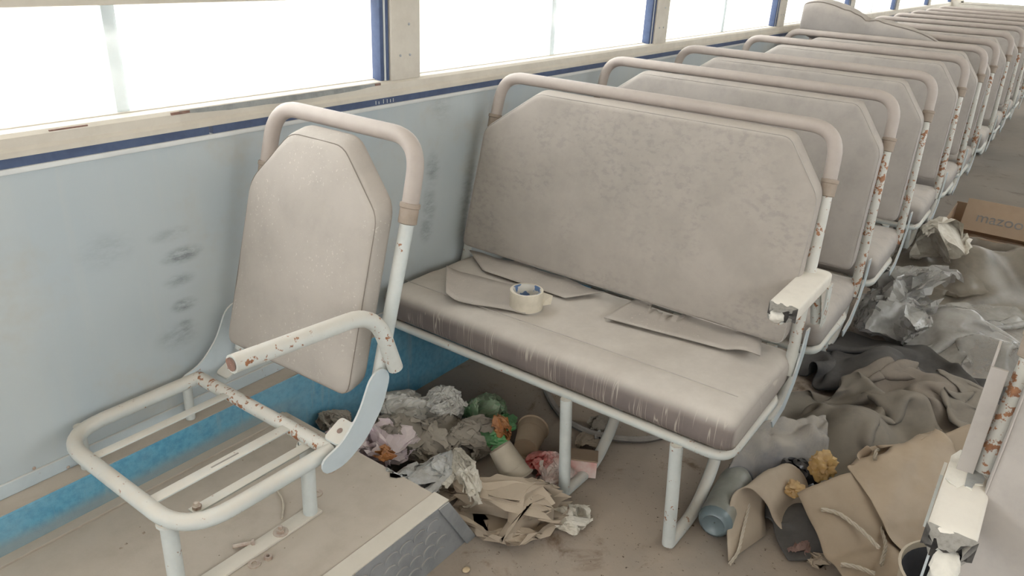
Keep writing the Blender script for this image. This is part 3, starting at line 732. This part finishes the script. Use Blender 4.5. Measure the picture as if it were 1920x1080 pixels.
litter('grey_rag', (885, 822), 0.055, (0.098, 0.070, 0.063), 'rag', 'grey rag bunched against the large paper cup', 'rag', 57, .35, False)
litter('pale_paper', (790, 890), 0.100, (0.135, 0.068, 0.041), 'paper_blue', 'torn pale bluish paper along the platform edge', 'paper', 61, .4, rot=.1)
litter('white_paper', (868, 893), 0.080, (0.124, 0.065, 0.058), 'foil', 'creased bright white paper at the platform corner', 'paper', 67, .5, rot=.6, n=56)
litter('twisted_paper', (1073, 972), .018, (.06, .055, .024), 'foil', 'twisted white paper at the foot of the inner bench leg', 'paper', 71, .35, rot=.4)
litter('red_wrapper', (1018, 868), .03, (.045, .06, .032), 'red', 'crumpled red wrapper beside the large paper cup', 'wrapper', 81, .25)
litter('printed_wrapper', (1035, 890), 0.030, (0.069, 0.057, 0.034), 'redwhite', 'white wrapper with red print behind the inner bench leg', 'wrapper', 83, .3)
litter('brown_scrap', (632, 787), .12, (.05, .05, .03), 'rag', 'dusty brown scrap squeezed behind the seat side plate', 'scrap', 87, .2)
litter('paper_scrap', (1125, 795), .012, (.06, .04, .012), 'rag', 'flat grey paper scrap behind the inner bench leg', 'paper', 91, .16)
litter('paper_scrap', (1105, 830), .012, (.05, .05, .014), 'beige_cloth', 'flat beige paper scrap between the two bench legs', 'paper', 93, .18)
litter('white_scrap', (1122, 815), .012, (.024, .01, .01), 'paper_blue', 'small white plastic scrap beside the rear of the bench leg', 'scrap', 95, .06, n=16)
litter('paper_chip', (1011, 1001), .003, (.008, .006, .002), 'foil', 'tiny white paper chip on the floor near the twisted paper', 'paper', 97, .02, n=8)
# cups and carton
def cup(name, base, top, r0, r1, mat, label):
    a = Vector(base); b = Vector(top); L = (b-a).length
    root = empty(name, Vector((a.x, a.y, 0)), label, 'cup')
    mk('body', lathe([(.002, .006), (r0*.94, .006), (r0, 0), (r1, L), (r1*.94, L), (r0*.9, .012), (.002, .012)], a, b-a, 28), mat, root)
    mk('rim', lathe([(r1, L-.006), (r1+.004, L-.003), (r1+.003, L), (r1-.002, L-.001)], a, b-a, 28), mat, root)
    mk('band', lathe([(r0+(r1-r0)*.62+.0006, L*.62), (r0+(r1-r0)*.66+.0016, L*.65), (r0+(r1-r0)*.68+.0006, L*.68)], a, b-a, 28), mat, root)
    return root
cup('paper_cup', onz((937, 838), .12), onz((973, 898), .045), .034, .043, 'cup', 'large grey paper cup tipped mouth down in the litter')
cup('paper_cup', onz((985, 842), .045), onz((1000, 802), .05), .036, .046, 'cup_brown', 'brown paper cup lying on its side behind the large cup')
cb = onz((1085, 885), .0)
v, f = box(-.035, .035, -.05, .05, 0, .05)
rot = Matrix.Rotation(.5, 3, 'Z') @ Matrix.Rotation(.12, 3, 'Y')
pk = empty('carton', cb, 'small open carton with pale brown flap beside the inner bench leg', 'carton')
mk('body', ([rot@p+cb+Vector((0, 0, .006)) for p in v], f), 'redwhite', pk, smooth=False)
v, f = box(-.036, .03, -.052, .052, .052, .055)
mk('flap', ([rot@p+cb+Vector((0, 0, .006)) for p in v], f), 'orange_pale' if 'orange_pale' in M else 'card', pk, smooth=False)
# hose on the floor behind the bench legs
hp = [onz(p, .012) for p in ((1022, 728), (1038, 762), (1062, 790), (1105, 812), (1150, 822), (1200, 826), (1250, 817), (1300, 790), (1345, 745))]
mk('hose', tube(fillet(hp, .05, 4), .011, 8), 'hose', None, org=hp[3], label='black hose looping over the floor behind the bench legs', cat='hose')
pb = onz((874, 1070), .002); bm = bmesh.new(); bmesh.ops.create_icosphere(bm, subdivisions=2, radius=1)
pv = [Vector((pb.x+.011*q.co.x, pb.y+.009*q.co.y, pb.z+.003+.003*q.co.z)) for q in bm.verts]; pf = [tuple(x.index for x in f.verts) for f in bm.faces]; bm.free()
mk('pale_chip', (pv, pf), 'biscuit', None, org=pb, label='small pale oval chip on the floor beside the riser', cat='chip')

# ------------------------------------------------------------------ draped cloth (position-based)
GX0, GY0, GS = .6, -.5, .015
HM = np.zeros((int(5.6/GS), int(2.3/GS)), np.float32)
def hm_at(x, y):
    i = np.clip(((x-GX0)/GS).astype(int), 0, HM.shape[0]-1); j = np.clip(((y-GY0)/GS).astype(int), 0, HM.shape[1]-1)
    return HM[i, j]
def hm_add(V):
    V = np.array([tuple(p) for p in V]); i = np.clip(((V[:, 0]-GX0)/GS).astype(int), 1, HM.shape[0]-2); j = np.clip(((V[:, 1]-GY0)/GS).astype(int), 1, HM.shape[1]-2)
    for di in (-1, 0, 1):
        for dj in (-1, 0, 1): np.maximum.at(HM, (i+di, j+dj), V[:, 2]*(1 if di == dj == 0 else .97))
def drape(center, Lx, Ly, comp, rot, seed, nx=34, steps=90, bend=.25, bumps=(), lift=.12, amp=.05, selfc=True, thick=.006):
    r = np.random.RandomState(seed); ny = max(8, int(nx*Ly/Lx))
    dx, dy = Lx/(nx-1), Ly/(ny-1)
    u, v = np.meshgrid((np.arange(nx)/(nx-1)-.5)*Lx, (np.arange(ny)/(ny-1)-.5)*Ly, indexing='ij')
    zz = np.zeros_like(u)
    for k in range(7):
        a = r.uniform(0, 6.28); w = r.uniform(1.2, 3.2)*2*math.pi/max(Lx, Ly); ph = r.uniform(0, 6.28)
        zz += r.uniform(.4, 1)*np.sin((u*math.cos(a)+v*math.sin(a))*w+ph)
    zz *= amp/2
    cx = comp[0] if isinstance(comp, (tuple, list)) else comp; cy = comp[1] if isinstance(comp, (tuple, list)) else comp
    X = u*cx+.02*r.randn(*u.shape)*dx; Y = v*cy+.02*r.randn(*u.shape)*dy
    ca, sa = math.cos(rot), math.sin(rot)
    P = np.stack([center[0]+X*ca-Y*sa, center[1]+X*sa+Y*ca, center[2]+lift+zz+.004*r.randn(*u.shape)], -1)
    Vel = np.zeros_like(P); dt = .02
    def con(A, B, L, k):
        d = P[B]-P[A]; l = np.sqrt((d*d).sum(-1))+1e-9
        c = (k*.5*(l-L)/l)[..., None]*d; P[A] += c; P[B] -= c
    s = slice
    pairs = []
    for st, L, k in ((1, dx, 1), (2, 2*dx, bend)):
        for o in range(2*st):
            ia = np.array([i for i in range(nx-st) if (i//st) % 2 == (o//st) % 2 and i % st == o % st])
            if len(ia): pairs.append(((ia, s(None)), (ia+st, s(None)), L, k))
    for st, L, k in ((1, dy, 1), (2, 2*dy, bend)):
        for o in range(2*st):
            ja = np.array([i for i in range(ny-st) if (i//st) % 2 == (o//st) % 2 and i % st == o % st])
            if len(ja): pairs.append(((s(None), ja), (s(None), ja+st), L, k))
    ld = math.hypot(dx, dy)
    for o in range(2):
        for q in range(2):
            a0, b0 = s(o, nx-1, 2), s(q, ny-1, 2); a1, b1 = s(o+1, nx, 2), s(q+1, ny, 2)
            pairs.append(((a0, b0), (a1, b1), ld, .5)); pairs.append(((a1, b0), (a0, b1), ld, .5))
    I, J = np.meshgrid(np.arange(nx), np.arange(ny), indexing='ij'); I = I.ravel(); J = J.ravel()
    for it in range(steps):
        old = P.copy(); Vel *= .94; Vel[..., 2] -= 9.8*dt; P += Vel*dt
        for _ in range(7):
            for A, B, L, k in pairs: con(A, B, L, k)
        if selfc and it % 4 == 3 and it > 8:
            Q = P.reshape(-1, 3).astype(np.float32); sq = (Q*Q).sum(1); D = sq[:, None]+sq[None]-2*Q@Q.T
            R = min(dx, dy)*1.1
            a, b = np.where(D < R*R); k = (a < b) & ((np.abs(I[a]-I[b])+np.abs(J[a]-J[b])) > 3); a, b = a[k], b[k]
            if len(a):
                d = Q[a]-Q[b]; l = np.sqrt((d*d).sum(1))+1e-5; push = (.25*(R-l)/l)[:, None]*d
                PP_ = P.reshape(-1, 3); np.add.at(PP_, a, push); np.add.at(PP_, b, -push); P = PP_.reshape(P.shape)
        h = hm_at(P[..., 0], P[..., 1])
        for bxx, byy, br, bh in bumps: h = np.maximum(h, bh*np.exp(-((P[..., 0]-bxx)**2+(P[..., 1]-byy)**2)/(br*br)))
        h = h+thick; hit = P[..., 2] < h
        P[..., 2] = np.where(hit, h, P[..., 2])
        P[..., :2] = np.where(hit[..., None], old[..., :2]*.7+P[..., :2]*.3, P[..., :2])
        Vel = (P-old)/dt
        sp = np.sqrt((Vel**2).sum(-1, keepdims=True)); Vel *= np.minimum(1, 2.0/np.maximum(sp, 1e-6))
    return P
def cloth(name, px, z, Lx, Ly, comp, rot, seed, mat, label, cat, thick=.004, sub=1, group=None, **kw):
    c = onz(px, z); P = drape((c.x, c.y, z), Lx, Ly, comp, rot, seed, **kw)
    nx, ny = P.shape[:2]; V = [Vector(p) for p in P.reshape(-1, 3)]; hm_add(V)
    F = [(i*ny+j, (i+1)*ny+j, (i+1)*ny+j+1, i*ny+j+1) for i in range(nx-1) for j in range(ny-1)]
    o = mk(name, (V, F), mat, None, org=Vector((c.x, c.y, min(v.z for v in V))), angle=180, label=label, cat=cat, group=group)
    if thick: sd = o.modifiers.new('thickness', 'SOLIDIFY'); sd.thickness = thick; sd.offset = 0
    if sub: ss_ = o.modifiers.new('smooth', 'SUBSURF'); ss_.levels = ss_.render_levels = sub
    return o
# beige cloth spilling out of the litter heap beside the platform
litter('beige_cloth', (940, 942), .045, (.14, .19, .06), 'beige_cloth', 'creased beige vinyl cloth spilling onto the floor beside the riser', 'cloth', 133, .62, False, .5, 26)

# cardboard box far down the aisle
bxr = empty('cardboard_box', (4.75, .16, 0), 'open brown cardboard box on the aisle floor behind the plastic sheets', 'box')
mk('bottom', box(4.5, 5.0, -.06, .40, .002, .008), 'card', bxr, smooth=False)
mk('wall', box(4.5, 4.506, -.06, .36, .002, .13), 'card', bxr, smooth=False)
mk('wall', box(4.994, 5.0, -.06, .40, .002, .18), 'card', bxr, smooth=False)
mk('wall', box(4.5, 5.0, .395, .401, .002, .17), 'card', bxr, smooth=False)
mk('wall', box(4.5, 5.0, -.066, -.06, .002, .15), 'card', bxr, smooth=False)
v, f = box(4.995, 5.0, -.06, .34, .0, .19)
fp = mk('flap', ([Vector((4.78+.62*(p.z)+p.x-4.995, p.y, .085+.78*p.z)) for p in v], f), 'card', bxr, smooth=False)
tcv = bpy.data.curves.new('print', 'FONT'); tcv.body = 'mazoon'; tcv.size = .085; tcv.align_x = 'CENTER'; tcv.extrude = .0004
to = bpy.data.objects.new('box_print', tcv); COL.objects.link(to); to.data.materials.append(M['print'])
th = math.atan2(.78, .62)
to.matrix_world = Matrix(((0, math.cos(th), -math.sin(th), 4.778+.62*.06), (-1, 0, 0, .14), (0, math.sin(th), math.cos(th), .085+.78*.06+.001), (0, 0, 0, 1)))
me = bpy.data.meshes.new_from_object(to.evaluated_get(bpy.context.evaluated_depsgraph_get())); mw = to.matrix_world.copy()
bpy.data.objects.remove(to); me.transform(Matrix.Translation(-Vector((4.75, .16, 0))) @ mw)
po = bpy.data.objects.new('print', me); COL.objects.link(po); po.parent = bxr
hm_add([Vector((4.5, y*.01, .13)) for y in range(-6, 40)])

# plastic, from the far end of the heap to the near end
cloth('plastic_sheet', (1840, 500), .1, 1.0, .75, .72, .2, 8, 'sheet', 'dull translucent plastic sheet spread in front of the cardboard box', 'plastic sheet', 0, bumps=[(4.1, .2, .2, .2), (4.25, .0, .16, .2)], amp=.1, bend=.15, nx=32)
cloth('plastic_sheet', (1715, 500), .1, .5, .5, .7, .9, 9, 'sheet', 'smaller smoky plastic sheet bunched beside the bench legs', 'plastic sheet', 0, bumps=[(4.0, .42, .15, .14)], amp=.1, bend=.15, nx=26)
c_ = litter('paper_bag', (1768, 450), 0.240, (0.150, 0.125, 0.106), 'foil', 'pale crumpled paper bag perched on the plastic sheets', 'bag', 101, .75, n=30)
cloth('clear_bag', (1820, 610), .08, 1.1, .85, .52, .5, 10, 'clear', 'clear plastic bag sagging across the middle of the aisle heap', 'plastic bag', 0, bumps=[(3.35, .16, .16, .15), (3.2, .0, .15, .12)], amp=.12, bend=.1, nx=34)
litter('clear_bag', (1692, 555), 0.140, (0.225, 0.195, 0.150), 'clear', 'glossy crumpled clear bag beside the first rear bench cushion', 'plastic bag', 103, 1.1, False, n=38)
litter('clear_bag', (1672, 598), 0.100, (0.150, 0.150, 0.105), 'clear', 'clear plastic bag tucked against the bench legs', 'plastic bag', 105, .6, False)
# clothes
cloth('dark_coat', (1690, 700), .06, 1.0, .7, .55, 1.2, 14, 'coat_dark', 'dark coat folded in a long roll across the clothes heap', 'coat', .008, bumps=[(2.75, .3, .13, .14), (2.7, .1, .13, .13)], amp=.14, bend=.3, nx=36)
cloth('brown_cloth', (1745, 760), .1, .8, .6, .55, .3, 15, 'brown_cloth', 'brown-grey cloth bundle with deep folds beside the dark coat', 'cloth', .007, bumps=[(2.55, .13, .12, .13)], amp=.14, bend=.3, nx=34)
cloth('grey_jacket', (1610, 790), .08, .75, .6, .58, .8, 16, 'jacket', 'dusty grey jacket lying puffed up in the aisle', 'jacket', .008, bumps=[(2.3, .28, .13, .13)], amp=.12, bend=.35, nx=34)
cloth('grey_cloth', (1840, 790), .06, .5, .4, .6, .1, 18, 'jacket', 'crumpled grey cloth next to the post of the bench across the aisle', 'cloth', .006, bumps=[(2.45, .0, .12, .12)], amp=.1, bend=.3, nx=28)
c4 = [onz((1362, 897), .05), onz((1548, 868), .08), onz((1548, 778), .14), onz((1425, 800), .15)]
g = []
for i in range(34):
    row = []
    for j in range(22):
        u, v = i/33, j/21; p = bil(c4, u, v); q = Vector((p.x*9, p.y*9, 5.0))
        p.z += .06*abs(mnoise.noise(q))+.03*abs(mnoise.noise(q*2.1))-.01+.02*math.sin(v*math.pi)-.035*max(0, .22-v)/.22*math.sin(u*math.pi)
        p.z = max(.006, p.z); row.append(p)
    g.append(row)
strip('blue_grey_cloth', g, 'bluegrey_cloth', 'stiff folded blue-grey cloth beside the aisle corner of the tape-roll bench', 'cloth', .004)
hm_add([p for r_ in g for p in r_])
litter('black_plastic', (1500, 885), .07, (.05, .06, .04), 'black_plastic', 'glossy black plastic wrap under the blue-grey cloth', 'plastic', 111, .3, False, n=34)
lump('foam_chunk', (1542, 872), .13, (.03, .035, .04), 'foam_yellow', 'larger torn chunk of yellow foam beside the black plastic', 'foam', 113, .1, False, n=20)
lump('foam_chunk', (1490, 916), .09, (.028, .024, .02), 'foam_yellow', 'smaller chunk of yellow foam above the dark folded cloth', 'foam', 115, .08, False, n=18)
cloth('dark_cloth', (1490, 965), .03, .3, .2, .7, .9, 20, 'coat_dark', 'small dark folded cloth between the curled vinyl and the tarp', 'cloth', .004, bumps=[(1.82, .29, .08, .05)], amp=.05, nx=24)
litter('maroon_scrap', (1503, 1022), .012, (.05, .035, .015), 'maroon', 'crumpled maroon paper scrap beside the tarp edge', 'paper', 121, .16, n=24)
litter('paper_scrap', (1536, 1052), .01, (.03, .03, .012), 'beige_cloth', 'torn beige paper scraps beside the tarp corner', 'paper', 123, .12, n=18)
# bottle on its side
b0, b1 = onz((1337, 985), .047), onz((1392, 880), .047)
ax = (b1-b0).normalized(); bt = empty('plastic_bottle', Vector((b0.x, b0.y, 0)), 'large dusty plastic bottle lying behind the aisle bench leg', 'bottle')
mk('body', lathe([(.036, .004), (.045, .018), (.046, .06), (.044, .075), (.046, .09), (.046, .17), (.043, .185), (.046, .2), (.04, .235), (.018, .275), (.014, .285), (.014, .3)], b0, ax, 28), 'bottle', bt)
mk('base', lathe([(.002, .012), (.018, .01), (.03, .0), (.038, .004), (.0455, .018), (.046, .022)], b0, ax, 20), 'bottle_base', bt)
mk('cap', lathe([(.0155, .292), (.0155, .31), (.0005, .311)], b0, ax, 16), 'foil', bt)
# beige vinyl sheet curled into an arch with one end trailing on the floor
L0, L1 = onz((1366, 1052), .004), onz((1365, 905), .12)
path = [L0, onz((1362, 985), .05), onz((1372, 925), .105), onz((1405, 905), .125), onz((1440, 945), .085), onz((1450, 985), .03), onz((1490, 1010), .008), onz((1545, 1035), .005)]
path = fillet(path, .05, 5); dirv = (onz((1470, 890), .1)-onz((1415, 925), .1)); dirv.z = .0
g = [[p+dirv*(j/7)*1.35*(1-.25*abs(i/len(path)-.5))+Vector((0, 0, .006*math.sin(j+i*.3)*(i > 2))) for j in range(8)] for i, p in enumerate(path)]
for row in g:
    for p in row: p.z = max(p.z, .004)
strip('vinyl_sheet', g, 'beige_cloth', 'beige vinyl sheet curled into an arch beside the plastic bottle', 'vinyl sheet', .003)
# tarp and brown bag
c4 = [onz((1492, 935), .12), onz((1585, 1095), .05), onz((1690, 1100), .04), onz((1840, 800), .2)]
g = []
for i in range(30):
    row = []
    for j in range(30):
        u, v = i/29, j/29; p = bil(c4, u, v)
        q = Vector((p.x*5, p.y*5, 2.0))
        p.z += .03*mnoise.noise(q)+.014*mnoise.noise(q*2.4)+.03*math.sin(v*math.pi)*(1-u)-.02*math.exp(-((u-.65)/.12)**2)
        p.z = max(.006, p.z); row.append(p)
    g.append(row)
strip('tarp', g, 'tarp', 'brown tarp sheet with straight hemmed edge bulging in the aisle', 'tarp', .003)
hm_add([p for r_ in g for p in r_])
cloth('brown_bag', (1735, 880), .2, .46, .34, (.8, .7), .9, 25, 'bag_brown', 'brown plastic bag lying on top of the tarp', 'plastic bag', .002, bumps=[], amp=.05, bend=.4, nx=28, lift=.08, steps=60)
def rope(px, z, rad, mat, label):
    p = [onz(q, z if not isinstance(z, (list, tuple)) else z[i]) for i, q in enumerate(px)]; p = fillet(p, .03, 4)
    pp = []
    for i in range(len(p)-1):
        k = max(1, int((p[i+1]-p[i]).length/.004)); pp += [p[i].lerp(p[i+1], j/k) for j in range(k)]
    pp.append(p[-1]); parts = []
    for s_ in range(3):
        q = []
        for i, c in enumerate(pp):
            d = (pp[min(i+1, len(pp)-1)]-pp[max(i-1, 0)]).normalized(); u = d.orthogonal().normalized(); w = d.cross(u); a = i*.55+s_*2.094
            q.append(c+(u*math.cos(a)+w*math.sin(a))*rad*.55)
        parts.append(tube(q, rad*.55, 5))
    return mk('rope', join(*parts), mat, None, org=p[0], label=label, cat='rope')
def on_hm(px, extra=.008):
    z = .1
    for _ in range(8):
        p = onz(px, z); z = float(hm_at(np.array([p.x]), np.array([p.y]))[0])+extra
    return z
for pxs, rad, mat, label in (([(1540, 955), (1570, 960), (1605, 985), (1632, 1010), (1648, 1028)], .0055, 'rope', 'longer twisted white rope lying across the tarp'),
                             ([(1577, 1058), (1605, 1062), (1640, 1076)], .0055, 'rope', 'short twisted white rope end on the lower tarp'),
                             ([(1648, 975), (1655, 1000), (1662, 1020), (1652, 1060)], .0045, 'rope_brown', 'frayed brown rope running down the tarp'),
                             ([(1640, 862), (1642, 846), (1656, 838), (1668, 842), (1660, 850)], .005, 'rope_brown', 'brown rope loop at the tarp\'s upper edge')):
    rope(pxs, [on_hm(q, .01) for q in pxs], rad, mat, label)
cpx = [(1405, 945), (1398, 975), (1390, 1010), (1385, 1035), (1368, 1058)]
rope(cpx, [.06, .045, .03, .015, .006], .004, 'rope', 'thin pale cord hanging from the curled vinyl sheet')
# round tub half hidden under the armrest
tcn = onz((1795, 1092), .17); tcn.z = .012
tb_ = empty('round_tub', tcn, 'cream round tub with dark inside under the foreground armrest', 'tub')
mk('wall', lathe([(.002, 0), (.09, .002), (.103, .01), (.118, .165), (.122, .169), (.116, .171), (.098, .02), (.002, .018)], tcn, (0, 0, 1), 40), 'tub', tb_)
mk('lining', lathe([(.113, .155), (.097, .022), (.002, .02)], tcn, (0, 0, 1), 40), 'tub_in', tb_)

# ------------------------------------------------------------------ loose seat cushion leaning over the benches
o0 = Vector((5.22, 1.02, 1.0))
lc = empty('loose_cushion', Vector((5.22, 1.1, .9)), 'loose seat cushion pinched in the middle lying over the bench backs', 'cushion')
cp = [onx(q, 5.25) for q in ((1508, 32), (1540, 36), (1588, 48), (1625, 58), (1680, 72), (1780, 92))]
cr = [.09, .12, .105, .075, .085, .03]; ct = [.1, .13, .12, .08, .08, .03]
def cat(a, t):
    t *= len(a)-1; i = min(int(t), len(a)-2); f = t-i
    p0, p1, p2, p3 = a[max(i-1, 0)], a[i], a[i+1], a[min(i+2, len(a)-1)]
    return (p1*2+(p2-p0)*f+(p0*2-p1*5+p2*4-p3)*f*f+(p1*3-p0-p2*3+p3)*f**3)*.5
V, F = [], []; NR, NK = 44, 28; seams = [[], []]; side = Vector((1, 0, 0))
sq = lambda q: math.copysign(abs(q)**.6, q)
for i in range(NR):
    t = i/(NR-1); c = cat(cp, t); axis = (cat(cp, min(1, t+.02))-cat(cp, max(0, t-.02))).normalized(); upv = axis.cross(side).normalized()
    if upv.z < 0: upv = -upv
    wr_, wt_ = cat(cr, t), cat(ct, t); e = min(1, .35+t*14)**.5*min(1, .2+(1-t)*8)
    for k in range(NK):
        a = 2*math.pi*k/NK
        p = c+side*(wt_*e*sq(math.cos(a)))+upv*(wr_*e*sq(math.sin(a)))
        p += upv*(.02*mnoise.noise(Vector((t*16, a*2, 1)))*math.exp(-((t-.62)/.2)**2))
        V.append(p)
        if k == NK//8+NK//4: seams[0].append(p.copy())
        if k == NK//8: seams[1].append(p.copy())
for i in range(NR-1):
    for k in range(NK): F.append((i*NK+k, i*NK+(k+1) % NK, (i+1)*NK+(k+1) % NK, (i+1)*NK+k))
F += [tuple(range(NK-1, -1, -1)), tuple((NR-1)*NK+k for k in range(NK))]
cb_ = mk('cushion_body', (V, F), 'vinyl', lc, angle=70)
for q in seams: mk('seam', tube(q, .004, 5), 'seam', cb_, org=Vector(lc.location))

# ------------------------------------------------------------------ floor grit
rr = random.Random(2); V, F = [], []
for i in range(900):
    x = rr.uniform(.55, 4.5); y = rr.uniform(-.2, 1.5); z = FLOORZ(x, y); s_ = rr.choice((.001, .0015, .002, .003))
    if XP-.01 < x < XPB and y > YP-.02: continue
    k = len(V)
    for dx_, dy_, dz_ in ((-1, -1, 0), (1, -1, 0), (1, 1, 0), (-1, 1, 0), (0, 0, 1)): V.append(Vector((x+dx_*s_*rr.uniform(.5, 1.3), y+dy_*s_*rr.uniform(.5, 1.3), z+dz_*s_)))
    F += [(k, k+1, k+4), (k+1, k+2, k+4), (k+2, k+3, k+4), (k+3, k, k+4)]
mk('grit', (V, F), 'grit', None, org=(0, 0, 0), smooth=False, label='loose grit and crumbs scattered over the floor', cat='grit', kind='stuff')
